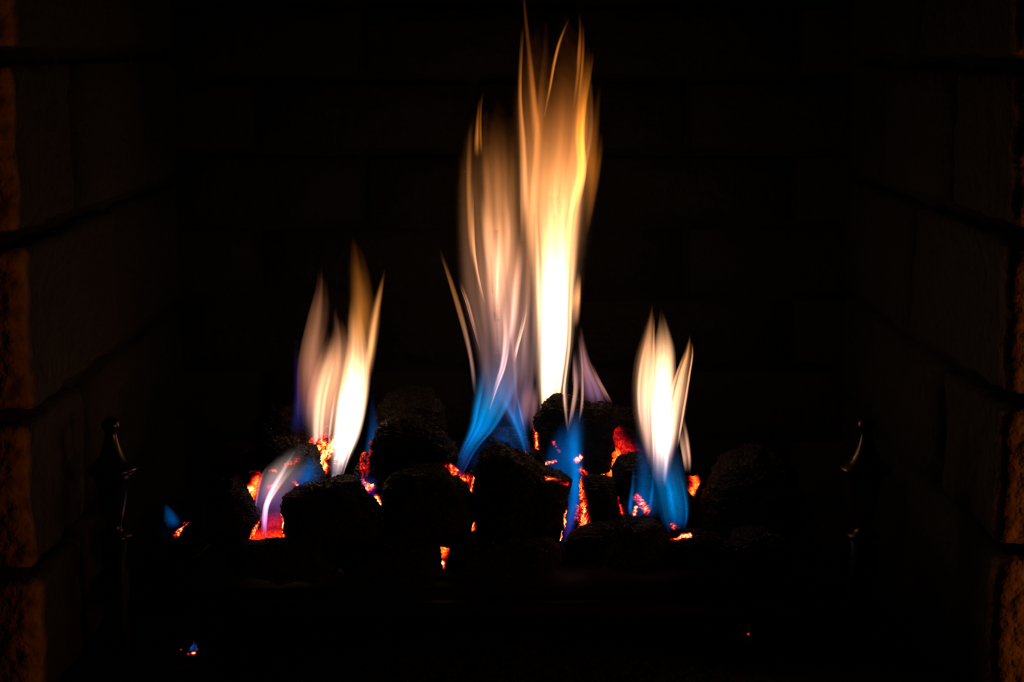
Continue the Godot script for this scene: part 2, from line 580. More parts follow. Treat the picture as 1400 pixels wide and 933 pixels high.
# ---------------------------------------------------------------- coals
func build_coals() -> void:
	# front row
	coal("large dark blocky coal at the front left, below the base of the left yellow flame", [[386, 690], [388, 680], [397, 671], [420, 665], [450, 659], [478, 655], [485, 657], [492, 665], [500, 680], [512, 692], [528, 704], [534, 720], [530, 750], [500, 768], [450, 772], [400, 765], [392, 735]], 0.085, 0.032, [[387, 700, 396, 742, 3.4, 1.1, 0.4], [527, 745, 528, 752, 3, 0.5]])
	coal("rounded dark coal in the middle of the front row, left of the orange gap", [[521, 690], [524, 665], [536, 648], [556, 639], [580, 638], [606, 641], [626, 652], [641, 670], [647, 690], [647, 715], [640, 735], [610, 742], [560, 744], [530, 735]], 0.085, 0.034, [], {"square": 0.62})
	coal("big craggy dark coal with a lit ragged top at the centre of the pile", [[646, 672], [650, 645], [656, 628], [666, 617], [680, 612], [694, 616], [708, 620], [722, 624], [733, 634], [748, 645], [768, 649], [779, 658], [776, 690], [772, 712], [764, 732], [720, 736], [670, 735], [650, 728]], 0.080, 0.034, [[763, 737, 771, 716, 3.2, 1.25, 0.45], [772, 716, 772, 692, 2.8, 1.2, 0.45], [746, 648, 775, 655, 3.2, 0.75, 0.45]], {"rough": 1.25})
	coal("knobbly low coal at the front edge, beneath the right flame's blue base", [[776, 752], [780, 735], [795, 724], [815, 722], [835, 716], [845, 709], [858, 708], [868, 715], [885, 711], [902, 713], [912, 725], [914, 745], [900, 765], [850, 772], [800, 770]], 0.108, 0.022, [], {"rough": 1.3})
	coal("flat dark coal at the front edge, right of the orange funnel-shaped gap", [[612, 760], [618, 744], [635, 734], [670, 731], [710, 730], [745, 734], [764, 742], [770, 760], [755, 782], [690, 790], [635, 788], [610, 775]], 0.115, 0.020)
	coal("flat dark coal at the front edge, left of the orange funnel-shaped gap", [[460, 765], [474, 748], [510, 740], [550, 738], [585, 735], [598, 740], [604, 768], [602, 785], [560, 793], [500, 790], [476, 782]], 0.115, 0.020)
	coal("long low coal along the front edge under the left ember glow", [[318, 752], [330, 743], [360, 741], [400, 742], [440, 746], [462, 756], [470, 775], [440, 792], [380, 795], [325, 785], [312, 768]], 0.112, 0.020)
	coal("black coal at the left of the pile, cut by the orange wedge of glow", [[278, 700], [285, 672], [300, 658], [320, 655], [334, 668], [342, 688], [350, 700], [353, 720], [345, 740], [310, 748], [285, 738]], 0.075, 0.030, [[345, 735, 352, 716, 3, 0.75]])
	coal("dark lump at the far left end of the pile, beside the tiny blue flame", [[205, 735], [212, 722], [226, 718], [244, 722], [262, 716], [276, 722], [284, 742], [272, 760], [230, 764], [208, 754]], 0.08, 0.026, [[238, 708, 246, 722, 3, 0.62], [246, 712, 251, 720, 3.5, 0.78]])
	coal("dark low coal at the front right, past the right flame", [[906, 748], [912, 735], [930, 729], [955, 727], [985, 733], [1000, 748], [990, 768], [950, 774], [915, 768]], 0.10, 0.022, [[914, 733, 942, 728, 3.0, 1.1, 0.4]])

	# second row
	coal("coal with a curved top behind the blue and white wisp at the left", [[337, 650], [342, 625], [355, 608], [375, 602], [402, 602], [425, 611], [436, 628], [441, 655], [438, 690], [415, 705], [375, 690], [347, 685]], 0.018, 0.032, [[350, 640, 362, 636, 6, 0.48], [375, 652, 385, 652, 6, 0.50], [408, 645, 416, 655, 4, 0.5], [378, 632, 384, 632, 5, 0.48], [395, 625, 412, 619, 6, 0.42]], {"mottle": 1.4})
	coal("round-shouldered fibrous coal right of the left flame's base", [[500, 650], [505, 625], [507, 602], [514, 586], [528, 576], [546, 574], [575, 580], [600, 589], [617, 606], [627, 625], [630, 650], [620, 675], [570, 685], [520, 678]], 0.030, 0.034, [[508, 590, 503, 640, 5, 0.45], [500, 655, 515, 668, 8, 0.78]], {"rough": 1.35, "strata": Vector3(0.35, 1.6, 0.6)})
	coal("tall upright black coal standing before the brightest flame", [[729, 600], [732, 578], [738, 562], [748, 548], [758, 541], [775, 545], [792, 546], [812, 553], [824, 551], [834, 556], [840, 576], [838, 600], [835, 625], [832, 640], [818, 648], [780, 652], [745, 648], [730, 630]], -0.020, 0.034, [[732, 585, 734, 612, 4, 0.62], [741, 625, 758, 620, 3.5, 0.78], [742, 626, 746, 624, 2.5, 1.0], [786, 618, 792, 613, 4, 1.05], [792, 630, 800, 640, 6, 0.55], [755, 592, 763, 606, 3, 0.5], [800, 643, 832, 644, 4.0, 1.0, 0.5]], {"rough": 1.2, "mottle": 1.5})
	coal("smooth-topped coal veiled by the right flame's blue base", [[834, 680], [838, 650], [846, 629], [862, 622], [886, 624], [908, 634], [926, 655], [940, 672], [950, 690], [952, 715], [930, 732], [880, 735], [842, 725]], 0.035, 0.034, [[868, 668, 880, 684, 7, 0.66], [864, 689, 866, 680, 3.2, 1.0], [838, 705, 846, 690, 8, 0.55], [914, 702, 926, 720, 6, 0.55], [917, 728, 942, 722, 3, 0.6, 0.7]], {"mottle": 1.4})
	coal("narrow dark coal wedged below the tall upright coal", [[792, 690], [795, 662], [808, 651], [828, 650], [842, 658], [848, 690], [845, 716], [825, 728], [800, 722]], 0.060, 0.026, [[791, 655, 800, 705, 7, 0.62], [793, 722, 797, 708, 6, 0.82], [846, 710, 848, 680, 5, 0.5]], {"mottle": 1.3})
	coal("small black nugget between the central coal and the tall upright coal", [[725, 625], [729, 618], [738, 616], [744, 622], [745, 634], [735, 640], [726, 636]], 0.045, 0.012)
	coal("small red-hot coal with a scaly side at the foot of the left flame", [[484, 655], [488, 635], [495, 621], [506, 618], [514, 628], [515, 650], [508, 662], [494, 664]], 0.012, 0.018, [[483, 655, 492, 664, 5, 1.1], [495, 625, 505, 650, 9, 0.44]], {"mottle": 1.5})

	# third row and the red-hot coals seen through the gaps
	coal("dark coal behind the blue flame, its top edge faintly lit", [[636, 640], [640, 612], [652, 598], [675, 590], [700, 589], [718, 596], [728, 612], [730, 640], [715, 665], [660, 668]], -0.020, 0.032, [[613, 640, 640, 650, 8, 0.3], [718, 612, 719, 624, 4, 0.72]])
	coal("glowing red and orange coal behind the gap at the lower left", [[328, 742], [334, 712], [343, 684], [360, 668], [385, 664], [402, 680], [408, 715], [404, 745], [380, 760], [345, 758]], 0.035, 0.014, [[336, 747, 394, 746, 13, 1.75], [345, 728, 392, 728, 22, 0.62], [352, 710, 390, 710, 25, 0.52]], {"mottle": 0.25})
	coal("orange-hot coal peeping out at the left behind the black coal", [[322, 672], [330, 655], [346, 646], [360, 652], [362, 680], [352, 700], [334, 698]], 0.045, 0.016, [[335, 671, 347, 662, 8, 1.05], [343, 692, 353, 653, 9, 0.80]], {"mottle": 0.3})
	coal("yellow-hot coal behind the left flame, above the dark block", [[412, 630], [420, 606], [440, 588], [460, 582], [478, 592], [482, 620], [470, 645], [440, 655], [420, 650]], -0.035, 0.028, [[434, 642, 444, 628, 10, 1.25], [440, 622, 462, 596, 9, 0.95], [428, 612, 445, 600, 18, 0.66]], {"mottle": 1.2})
	coal("purple-lit hot coal deep in the gap between the front left and middle coals", [[486, 690], [490, 664], [508, 655], [524, 662], [536, 690], [530, 720], [508, 722]], 0.045, 0.016, [[516, 676, 527, 710, 6, 0.95], [502, 664, 514, 656, 7, 0.80]], {"mottle": 0.9})
	coal("pink-hot coal at the root of the blue flame", [[606, 645], [611, 634], [621, 625], [634, 628], [645, 645], [653, 665], [655, 700], [650, 735], [640, 730], [630, 690]], 0.066, 0.012, [[612, 640, 638, 652, 9, 0.58], [616, 634, 626, 640, 4, 0.66], [643, 672, 648, 655, 6, 0.62], [641, 735, 647, 712, 5, 0.75], [646, 710, 649, 680, 6, 0.46]], {"mottle": 1.1})
	coal("orange-hot coal at the bottom of the funnel-shaped gap", [[586, 760], [592, 735], [615, 728], [650, 722], [655, 745], [635, 770], [605, 785]], 0.088, 0.012, [[604, 770, 605, 764, 5, 1.1], [605, 750, 612, 735, 13, 0.76], [643, 735, 647, 715, 6, 0.74]], {"mottle": 0.4})
	coal("red-hot fan-shaped coal between the tall upright coal and the right flame", [[828, 650], [832, 615], [842, 592], [856, 585], [880, 600], [890, 630], [870, 655], [845, 660]], -0.030, 0.028, [[834, 642, 842, 612, 12, 0.72], [846, 600, 878, 628, 18, 0.56]], {"mottle": 0.4, "strata": Vector3(1.2, 0.5, 0.6)})
	coal("grey ash-coated coal behind the tall upright coal", [[828, 590], [832, 570], [846, 560], [866, 562], [880, 575], [884, 598], [866, 610], [840, 608]], -0.075, 0.028, [], {"rough": 1.3})
	coal("dim red coal under the gap right of the central coal", [[762, 735], [766, 700], [785, 690], [806, 700], [812, 730], [790, 748]], 0.034, 0.018, [[795, 722, 798, 708, 8, 0.80], [790, 700, 796, 690, 8, 0.55]], {"mottle": 1.2})
	coal("orange-hot coal showing at the right edge of the right flame", [[928, 664], [934, 655], [944, 656], [956, 654], [951, 668], [946, 686], [936, 690]], 0.000, 0.014, [[943, 668, 950, 657, 9, 0.78]], {"mottle": 0.35})

	# the unlit coals round the sides and at the back
	coal("broad dim coal sloping away at the right end of the pile", [[955, 720], [960, 680], [975, 645], [1000, 622], [1030, 612], [1065, 625], [1090, 650], [1100, 690], [1090, 725], [1030, 740], [975, 738]], 0.020, 0.038, [], {"rough": 1.4})
	coal("dim coal at the back left, behind the left flame", [[345, 600], [352, 572], [372, 556], [395, 552], [415, 565], [424, 590], [415, 620], [375, 625]], -0.085, 0.030)
	coal("dim coal at the back, between the left flame and the blue flame", [[512, 590], [516, 560], [530, 540], [556, 532], [585, 535], [604, 552], [612, 580], [600, 605], [550, 610]], -0.080, 0.032, [], {"rough": 1.3})
	coal("dark coal at the left side, behind the black coal", [[285, 670], [292, 640], [308, 622], [330, 615], [346, 628], [350, 660], [335, 685], [300, 690]], 0.005, 0.028)
	coal("dark coal at the right corner of the basket, before the sloping coal", [[995, 755], [1004, 732], [1025, 722], [1055, 726], [1075, 742], [1078, 765], [1045, 778], [1008, 775]], 0.085, 0.026)

# ---------------------------------------------------------------- flames
func build_flames() -> void:
	# left flame
	var f := base("flame", at(460, 660, -0.005))
	tag(f, "left yellow flame with a white-hot core and a forked tip", "flame", "flames of the coal fire")
	tag(tongue(f, "core", [[457, 664, 9, 0.5, 0.8, 0.7, 1.0], [464, 632, 14, 1.8, 1, 0.74, 0.66], [472, 595, 21, 3.0, 1, 0.68, 0.46], [479, 552, 24, 3.0, 1, 0.62, 0.35], [485, 510, 22, 2.4, 1, 0.56, 0.26], [487, 470, 16, 1.5, 1, 0.52, 0.20], [485, 425, 10, 0.8, 1, 0.45, 0.13], [484, 385, 3, 0.15, 1, 0.4, 0.08]], -0.005, {"n": 120, "seed": 1}), "white-hot core")
	tongue(f, "tongue", [[444, 640, 12, 0.08, 1, 0.6, 0.5], [438, 600, 19, 0.45, 1, 0.56, 0.36], [442, 550, 26, 0.62, 1, 0.52, 0.25], [453, 500, 24, 0.95, 1, 0.51, 0.22], [460, 460, 15, 0.8, 1, 0.46, 0.18], [458, 420, 7, 0.3, 1, 0.42, 0.12]], -0.015, {"n": 90, "seed": 2, "fine": 2})
	tongue(f, "tongue", [[420, 600, 16, 0.03, 0.5, 0.5, 1.0], [424, 550, 19, 0.13, 1, 0.44, 0.34], [427, 490, 21, 0.19, 1, 0.46, 0.22], [436, 430, 17, 0.15, 1, 0.44, 0.18], [440, 390, 9, 0.10, 1, 0.42, 0.14], [440, 350, 6, 0.015, 1, 0.4, 0.1]], -0.02, {"n": 80, "seed": 3, "fine": 0})
	tongue(f, "tongue", [[486, 500, 20, 0.05, 1, 0.45, 0.10], [490, 460, 22, 0.16, 1, 0.42, 0.07], [493, 415, 19, 0.14, 1, 0.38, 0.05], [489, 365, 15, 0.07, 1, 0.35, 0.035], [483, 315, 8, 0.015, 1, 0.33, 0.03]], -0.015, {"n": 60, "seed": 4, "fine": 0})
	tongue(f, "tongue", [[499, 540, 8, 0.15, 1, 0.5, 0.2], [505, 490, 9, 0.42, 1, 0.48, 0.16], [511, 450, 9, 0.42, 1, 0.46, 0.13], [519, 405, 7, 0.38, 1, 0.42, 0.09], [528, 360, 2, 0.10, 1, 0.38, 0.05]], -0.005, {"n": 40, "seed": 5})
	tag(tongue(f, "blue_edge", [[496, 650, 10, 0.05, 0.0, 0.14, 0.5], [506, 615, 10, 0.16, 0.0, 0.13, 0.5], [510, 570, 9, 0.10, 0.01, 0.10, 0.40], [508, 520, 8, 0.02, 0.02, 0.06, 0.25]], -0.01, {"n": 40, "seed": 6}), "faint blue edge")
	tag(tongue(f, "blue_edge", [[404, 600, 14, 0.03, 0.02, 0.05, 0.35], [408, 560, 10, 0.08, 0.04, 0.05, 0.40], [408, 500, 8, 0.06, 0.08, 0.05, 0.25], [408, 440, 8, 0.02, 0.1, 0.05, 0.1]], -0.015, {"n": 30, "seed": 7}), "faint blue edge")
	flame_light(f, 478, 550, -0.005, 0.0008, Color(1.0, 0.72, 0.45), 0.03)

	# blue and white wisp
	var w := base("flame", at(364, 742, 0.062))
	tag(w, "small curling wisp of pale flame rising over the lower left embers", "flame", "flames of the coal fire")
	tag(tongue(w, "core", [[361, 738, 4, 0.15, 0.5, 0.3, 1.0], [362, 712, 4.5, 0.55, 0.7, 0.5, 1.0], [365, 690, 5, 0.7, 1, 0.75, 0.85], [375, 670, 7, 0.45, 1, 0.72, 0.60], [390, 648, 10, 0.30, 1, 0.72, 0.50], [408, 628, 14, 0.12, 1, 0.7, 0.5]], 0.066, {"n": 30, "seed": 11, "z_top": 0.07, "start": 0.05, "end": 0.9}), "pale bright core")
	tag(tongue(w, "veil", [[366, 740, 18, 0.05, 0.5, 0.1, 0.8], [366, 705, 22, 0.16, 0.55, 0.22, 0.9], [372, 675, 26, 0.22, 0.85, 0.5, 0.75], [385, 648, 32, 0.20, 1, 0.72, 0.65], [402, 620, 26, 0.09, 0.9, 0.75, 0.7], [415, 600, 18, 0.02, 0.6, 0.6, 0.6]], 0.066, {"n": 60, "seed": 12, "wide": [0.3, 0.7], "z_top": 0.07}), "mauve veil")
	tag(tongue(w, "blue_edge", [[395, 690, 18, 0.05, 0.1, 0.03, 0.4], [412, 660, 26, 0.16, 0.02, 0.12, 0.5], [426, 635, 17, 0.18, 0.0, 0.14, 0.5], [428, 610, 10, 0.02, 0.0, 0.1, 0.4]], 0.07, {"n": 50, "seed": 13, "wide": [0.3, 0.7]}), "blue side")
	tag(tongue(w, "blue_edge", [[500, 700, 20, 0.03, 0.2, 0.02, 0.5], [500, 675, 20, 0.14, 0.1, 0.06, 0.5], [500, 655, 18, 0.10, 0.02, 0.1, 0.5], [496, 635, 14, 0.01, 0.0, 0.1, 0.4]], 0.070, {"n": 40, "seed": 14, "wide": [0.3, 0.7]}), "violet glow in the gap")
	flame_light(w, 366, 690, 0.064, 0.0001, Color(0.9, 0.75, 1.0), 0.012)

	# the tall flame, its two columns
	var b := base("flame", at(752, 560, -0.07))
	tag(b, "tall bright central flame, the white-hot column behind the tall upright coal", "flame", "flames of the coal fire")
	tag(tongue(b, "core", [[752, 575, 16, 2.0, 1, 0.66, 0.40], [754, 530, 20, 3.4, 1, 0.66, 0.40], [757, 470, 25, 3.6, 1, 0.66, 0.38], [757, 410, 28, 3.4, 1, 0.63, 0.32], [757, 350, 31, 2.4, 1, 0.60, 0.25], [756, 300, 33, 1.5, 1, 0.57, 0.20], [756, 250, 34, 0.9, 1, 0.50, 0.14], [757, 200, 34, 0.45, 1, 0.42, 0.09], [758, 150, 33, 0.2, 1, 0.36, 0.05]], -0.07, {"n": 150, "seed": 21}), "white-hot core")
	tongue(b, "tongue", [[756, 520, 24, 0.1, 1, 0.6, 0.3], [758, 440, 31, 0.5, 1, 0.56, 0.24], [757, 370, 40, 0.7, 1, 0.52, 0.2], [757, 300, 48, 0.75, 1, 0.48, 0.15], [761, 240, 54, 0.62, 1, 0.43, 0.11], [765, 180, 59, 0.40, 1, 0.38, 0.07], [766, 120, 57, 0.17, 1, 0.34, 0.045], [766, 60, 47, 0.07, 1, 0.32, 0.035], [764, 0, 40, 0.035, 1, 0.32, 0.03], [760, -60, 34, 0.01, 1, 0.32, 0.03]], -0.075, {"n": 170, "seed": 22, "wave": 0.16, "spread": 1.25, "fine_share": 0.42, "contrast": 0.7, "segs": 44})
	tag(tongue(b, "streak", [[778, 330, 12, 0.6, 1, 0.6, 0.22], [787, 280, 11, 0.9, 1, 0.52, 0.12], [795, 235, 10, 0.7, 1, 0.44, 0.06], [793, 185, 9, 0.55, 1, 0.40, 0.03], [796, 140, 9, 0.35, 1, 0.36, 0.025], [806, 80, 8, 0.22, 1, 0.34, 0.02], [815, 20, 5, 0.06, 1, 0.34, 0.02]], -0.065, {"n": 40, "seed": 23, "wide": [0.2, 0.6]}), "deep amber right edge")
	tag(tongue(b, "streak", [[718, 330, 10, 0.25, 1, 0.5, 0.2], [717, 270, 9, 0.30, 1, 0.48, 0.16], [715, 200, 7, 0.22, 1, 0.42, 0.1], [711, 130, 4, 0.16, 1, 0.38, 0.06], [713, 60, 4, 0.10, 1, 0.34, 0.035], [718, 0, 4, 0.05, 1, 0.33, 0.03]], -0.065, {"n": 30, "seed": 24, "fine": 0, "start": 0.1, "end": 0.9}), "thin amber left edge")
	tag(tongue(b, "streak", [[745, 160, 3, 0.10, 1, 0.42, 0.08], [752, 120, 2.5, 0.12, 1, 0.38, 0.05], [758, 85, 3, 0.15, 1, 0.38, 0.04], [766, 55, 3.5, 0.15, 1, 0.38, 0.03], [780, 22, 4, 0.10, 1, 0.36, 0.03]], -0.055, {"n": 10, "seed": 25, "wide": [0.4, 0.8], "end": 0.9}), "thin curved filament")
	tongue(b, "tongue", [[796, 320, 11, 0.06, 1, 0.38, 0.06], [807, 240, 15, 0.12, 1, 0.35, 0.035], [814, 180, 13, 0.06, 1, 0.33, 0.03], [822, 110, 6, 0.015, 1, 0.33, 0.03]], -0.075, {"n": 40, "seed": 26, "fine": 0})
	tongue(b, "tongue", [[783, 450, 9, 0.2, 1, 0.5, 0.2], [788, 410, 8, 0.35, 1, 0.48, 0.15], [792, 375, 5, 0.2, 1, 0.45, 0.12], [796, 345, 2, 0.04, 1, 0.42, 0.1]], -0.06, {"n": 24, "seed": 27})
	tongue(b, "tongue", [[738, 230, 10, 0.05, 1, 0.42, 0.1], [733, 170, 9, 0.13, 1, 0.38, 0.06], [727, 110, 8, 0.11, 1, 0.34, 0.04], [721, 55, 6, 0.06, 1, 0.33, 0.03], [716, 0, 4, 0.035, 1, 0.33, 0.03], [714, -40, 2, 0.01, 1, 0.33, 0.03]], -0.06, {"n": 24, "seed": 28})
	tongue(b, "tongue", [[785, 150, 9, 0.04, 1, 0.36, 0.04], [792, 95, 9, 0.09, 1, 0.34, 0.03], [795, 45, 7, 0.06, 1, 0.33, 0.025], [792, 0, 5, 0.03, 1, 0.33, 0.02], [788, -40, 3, 0.008, 1, 0.33, 0.02]], -0.06, {"n": 24, "seed": 29})
	flame_light(b, 757, 400, -0.07, 0.0015, Color(1.0, 0.72, 0.42), 0.03)

	var a := base("flame", at(660, 640, 0.02))
	tag(a, "broad translucent flame with a bright blue base, left of the white-hot column", "flame", "flames of the coal fire")
	tag(tongue(a, "blue_base", [[622, 652, 10, 0.34, 0.10, 0.12, 0.8], [639, 615, 13, 0.32, 0.0, 0.20, 0.75], [657, 585, 21, 0.42, 0.0, 0.24, 0.75], [668, 555, 29, 0.36, 0.01, 0.29, 0.75], [676, 525, 33, 0.26, 0.05, 0.26, 0.65], [682, 490, 34, 0.16, 0.10, 0.2, 0.5], [684, 445, 34, 0.08, 0.2, 0.2, 0.45], [684, 400, 34, 0.02, 0.3, 0.2, 0.4]], 0.084, {"n": 70, "seed": 31, "z_top": -0.04, "start": 0.1, "wave": 0.06}), "blue base")
	tag(tongue(a, "blue_base", [[724, 628, 9, 0.12, 0.0, 0.13, 0.55], [717, 600, 12, 0.26, 0.0, 0.15, 0.6], [708, 570, 18, 0.32, 0.02, 0.18, 0.6], [700, 540, 26, 0.24, 0.1, 0.16, 0.5], [697, 505, 28, 0.12, 0.2, 0.16, 0.4], [695, 470, 28, 0.03, 0.3, 0.2, 0.4]], 0.015, {"n": 70, "seed": 32, "wide": [0.2, 0.6], "z_top": -0.03}), "darker blue base")
	tag(tongue(a, "blue_base", [[672, 655, 40, 0.03, 0.0, 0.07, 0.4], [676, 625, 42, 0.14, 0.0, 0.09, 0.45], [680, 590, 38, 0.16, 0.0, 0.12, 0.5], [684, 550, 36, 0.05, 0.02, 0.12, 0.45]], 0.02, {"n": 40, "seed": 33, "wide": [0.4, 0.8], "z_top": -0.01}), "dim blue veil")
	tag(tongue(a, "tongue", [[690, 590, 34, 0.02, 0.9, 0.5, 0.6], [692, 550, 36, 0.13, 0.9, 0.55, 0.62], [692, 505, 40, 0.22, 1, 0.60, 0.56], [689, 455, 45, 0.27, 1, 0.55, 0.40], [685, 400, 51, 0.31, 1, 0.52, 0.28], [683, 345, 50, 0.34, 1, 0.48, 0.20], [681, 290, 48, 0.30, 1, 0.45, 0.14], [679, 240, 46, 0.24, 1, 0.42, 0.10], [678, 195, 42, 0.13, 1, 0.38, 0.065], [678, 150, 33, 0.06, 1, 0.35, 0.045], [682, 110, 27, 0.025, 1, 0.34, 0.04], [688, 75, 18, 0.004, 1, 0.33, 0.04]], -0.03, {"n": 200, "seed": 34, "wave": 0.2, "spread": 1.12, "fine_share": 0.42, "contrast": 0.7, "segs": 44, "z_top": -0.06}), "cream streaked body")
	tag(tongue(a, "streak", [[668, 560, 5, 0.1, 0.8, 0.6, 0.8], [678, 530, 5, 0.25, 1, 0.65, 0.65], [688, 500, 6, 0.45, 1, 0.64, 0.6], [693, 460, 8, 0.45, 1, 0.6, 0.45], [691, 420, 9, 0.4, 1, 0.56, 0.35], [688, 380, 8, 0.2, 1, 0.54, 0.3]], -0.015, {"n": 18, "seed": 35, "wide": [0.3, 0.7]}), "pale streak")
	tag(tongue(a, "streak", [[702, 510, 2, 0.10, 1, 0.55, 0.4], [706, 480, 2.5, 0.40, 1, 0.58, 0.4], [712, 455, 3, 0.45, 1, 0.58, 0.36], [717, 430, 4, 0.3, 1, 0.56, 0.33], [720, 395, 5, 0.1, 1, 0.54, 0.3]], -0.015, {"n": 8, "seed": 36, "wide": [0.5, 0.9]}), "thin bright filament")
	tag(tongue(a, "streak", [[678, 440, 9, 0.10, 1, 0.55, 0.35], [678, 395, 16, 0.34, 1, 0.54, 0.28], [678, 350, 22, 0.42, 1, 0.52, 0.24], [677, 305, 26, 0.50, 1, 0.49, 0.18], [673, 265, 25, 0.30, 1, 0.46, 0.14], [669, 230, 14, 0.10, 1, 0.42, 0.1]], -0.03, {"n": 50, "seed": 37, "fine": 5}), "bright streak")
	tag(tongue(a, "streak", [[648, 540, 5, 0.04, 0.6, 0.5, 0.5], [645, 505, 5, 0.10, 1, 0.6, 0.45], [638, 465, 5, 0.12, 1, 0.52, 0.28], [628, 425, 6, 0.13, 1, 0.46, 0.15], [616, 385, 6, 0.12, 1, 0.42, 0.09], [606, 355, 5, 0.07, 1, 0.40, 0.07], [598, 325, 4, 0.01, 1, 0.38, 0.06]], -0.02, {"n": 24, "seed": 38, "wide": [0.3, 0.8]}), "outlying amber wisp")
	tag(tongue(a, "streak", [[658, 480, 2, 0.05, 1, 0.5, 0.4], [648, 445, 2.5, 0.15, 1, 0.5, 0.3], [640, 415, 3, 0.2, 1, 0.48, 0.22], [633, 395, 3, 0.12, 1, 0.45, 0.18], [629, 380, 2, 0.03, 1, 0.45, 0.15]], -0.02, {"n": 8, "seed": 39, "wide": [0.5, 0.9]}), "thin amber filament")
	tag(tongue(a, "streak", [[662, 420, 5, 0.1, 1, 0.5, 0.3], [654, 385, 5, 0.26, 1, 0.5, 0.22], [647, 345, 6, 0.28, 1, 0.47, 0.17], [644, 300, 7, 0.26, 1, 0.44, 0.11], [643, 240, 7, 0.22, 1, 0.40, 0.07], [645, 180, 6, 0.13, 1, 0.38, 0.06], [650, 150, 3, 0.02, 1, 0.36, 0.05]], -0.02, {"n": 16, "seed": 40, "wide": [0.4, 0.8]}), "amber left edge")
	tag(tongue(a, "streak", [[694, 480, 5, 0.06, 1, 0.6, 0.5], [700, 445, 8, 0.26, 1, 0.58, 0.42], [704, 400, 9, 0.32, 1, 0.54, 0.32], [709, 350, 9, 0.24, 1, 0.5, 0.24], [710, 300, 8, 0.10, 1, 0.47, 0.17]], -0.03, {"n": 24, "seed": 43}), "pale strand beside the white column")
	tag(tongue(a, "streak", [[655, 250, 9, 0.15, 1, 0.42, 0.09], [653, 200, 7, 0.14, 1, 0.38, 0.05], [655, 150, 4, 0.05, 1, 0.35, 0.04], [660, 120, 3, 0.01, 1, 0.35, 0.04]], -0.03, {"n": 16, "seed": 41, "wide": [0.3, 0.7]}), "dark amber tip")
	tag(tongue(a, "veil", [[722, 600, 14, 0.02, 0.6, 0.3, 0.5], [722, 570, 16, 0.07, 0.9, 0.45, 0.5], [722, 540, 18, 0.10, 1, 0.5, 0.5], [722, 510, 16, 0.05, 0.6, 0.4, 0.6]], -0.04, {"n": 24, "seed": 42, "wide": [0.3, 0.8]}), "rosy veil by the upright coal")
	flame_light(a, 684, 400, -0.03, 0.0006, Color(1.0, 0.72, 0.45), 0.03)

	# blue flame before the tall upright coal
	var c := base("flame", at(775, 745, 0.035))
	tag(c, "narrow blue flame licking up in front of the tall upright coal", "flame", "flames of the coal fire")
	tag(tongue(c, "blue_base", [[770, 752, 7, 0.20, 0.25, 0.03, 0.4], [777, 722, 12, 0.26, 0.05, 0.05, 0.42], [785, 684, 13, 0.34, 0.0, 0.13, 0.55], [786, 645, 13, 0.42, 0.0, 0.17, 0.6], [785, 610, 15, 0.36, 0.0, 0.18, 0.6], [786, 575, 17, 0.20, 0.04, 0.16, 0.5], [787, 545, 18, 0.06, 0.2, 0.15, 0.35]], 0.060, {"n": 50, "seed": 51, "z_top": 0.03, "start": 0.1}), "blue stem")
	tag(tongue(c, "blue_base", [[770, 662, 26, 0.14, 0.0, 0.08, 0.4], [770, 630, 30, 0.22, 0.0, 0.10, 0.45], [777, 590, 24, 0.15, 0.0, 0.10, 0.42], [784, 555, 16, 0.03, 0.04, 0.1, 0.3]], 0.032, {"n": 40, "seed": 52, "wide": [0.3, 0.8]}), "dim blue veil")
	tag(tongue(c, "streak", [[778, 598, 3, 0.05, 0.6, 0.5, 0.6], [774, 565, 4, 0.20, 1, 0.6, 0.45], [772, 535, 5, 0.22, 1, 0.56, 0.35], [775, 505, 5, 0.16, 1, 0.52, 0.28], [780, 480, 3, 0.02, 1, 0.5, 0.25]], 0.03, {"n": 10, "seed": 53, "wide": [0.4, 0.8]}), "thin tan streak")
	tag(tongue(c, "streak", [[778, 592, 3, 0.05, 0.6, 0.5, 0.6], [783, 560, 4, 0.18, 1, 0.6, 0.45], [787, 530, 5, 0.22, 1, 0.56, 0.35], [786, 500, 4, 0.14, 1, 0.52, 0.28], [785, 475, 3, 0.02, 1, 0.5, 0.25]], 0.03, {"n": 10, "seed": 54, "wide": [0.4, 0.8]}), "thin tan streak")
	tag(tongue(c, "streak", [[792, 580, 2.5, 0.03, 0.6, 0.5, 0.6], [796, 550, 2.5, 0.16, 1, 0.56, 0.38], [796, 515, 2.5, 0.22, 1, 0.52, 0.3], [794, 480, 3, 0.12, 1, 0.5, 0.25], [790, 450, 3, 0.02, 1, 0.46, 0.2]], 0.03, {"n": 6, "seed": 55, "wide": [0.6, 0.9]}), "thin tan streak")
	tag(tongue(c, "veil", [[812, 565, 26, 0.05, 0.5, 0.25, 0.5], [805, 535, 24, 0.12, 0.8, 0.42, 0.6], [797, 505, 16, 0.13, 1, 0.5, 0.5], [793, 470, 10, 0.06, 1, 0.48, 0.4], [792, 440, 7, 0.01, 1, 0.46, 0.3]], -0.055, {"n": 30, "seed": 56, "wide": [0.3, 0.8]}), "mauve veil behind the upright coal")
	tag(tongue(c, "streak", [[838, 560, 4, 0.04, 1, 0.45, 0.3], [828, 540, 4, 0.12, 1, 0.45, 0.28], [815, 515, 4, 0.14, 1, 0.46, 0.28], [805, 490, 4, 0.08, 1, 0.46, 0.25], [799, 465, 3, 0.01, 1, 0.46, 0.2]], -0.055, {"n": 10, "seed": 57, "wide": [0.4, 0.9]}), "slanting brown edge")
	flame_light(c, 786, 620, 0.035, 0.0001, Color(0.35, 0.6, 1.0), 0.012)

	# right flame
	var r := base("flame", at(902, 728, 0.075))
	tag(r, "right flame with a blue base and three pointed yellow tips", "flame", "flames of the coal fire")
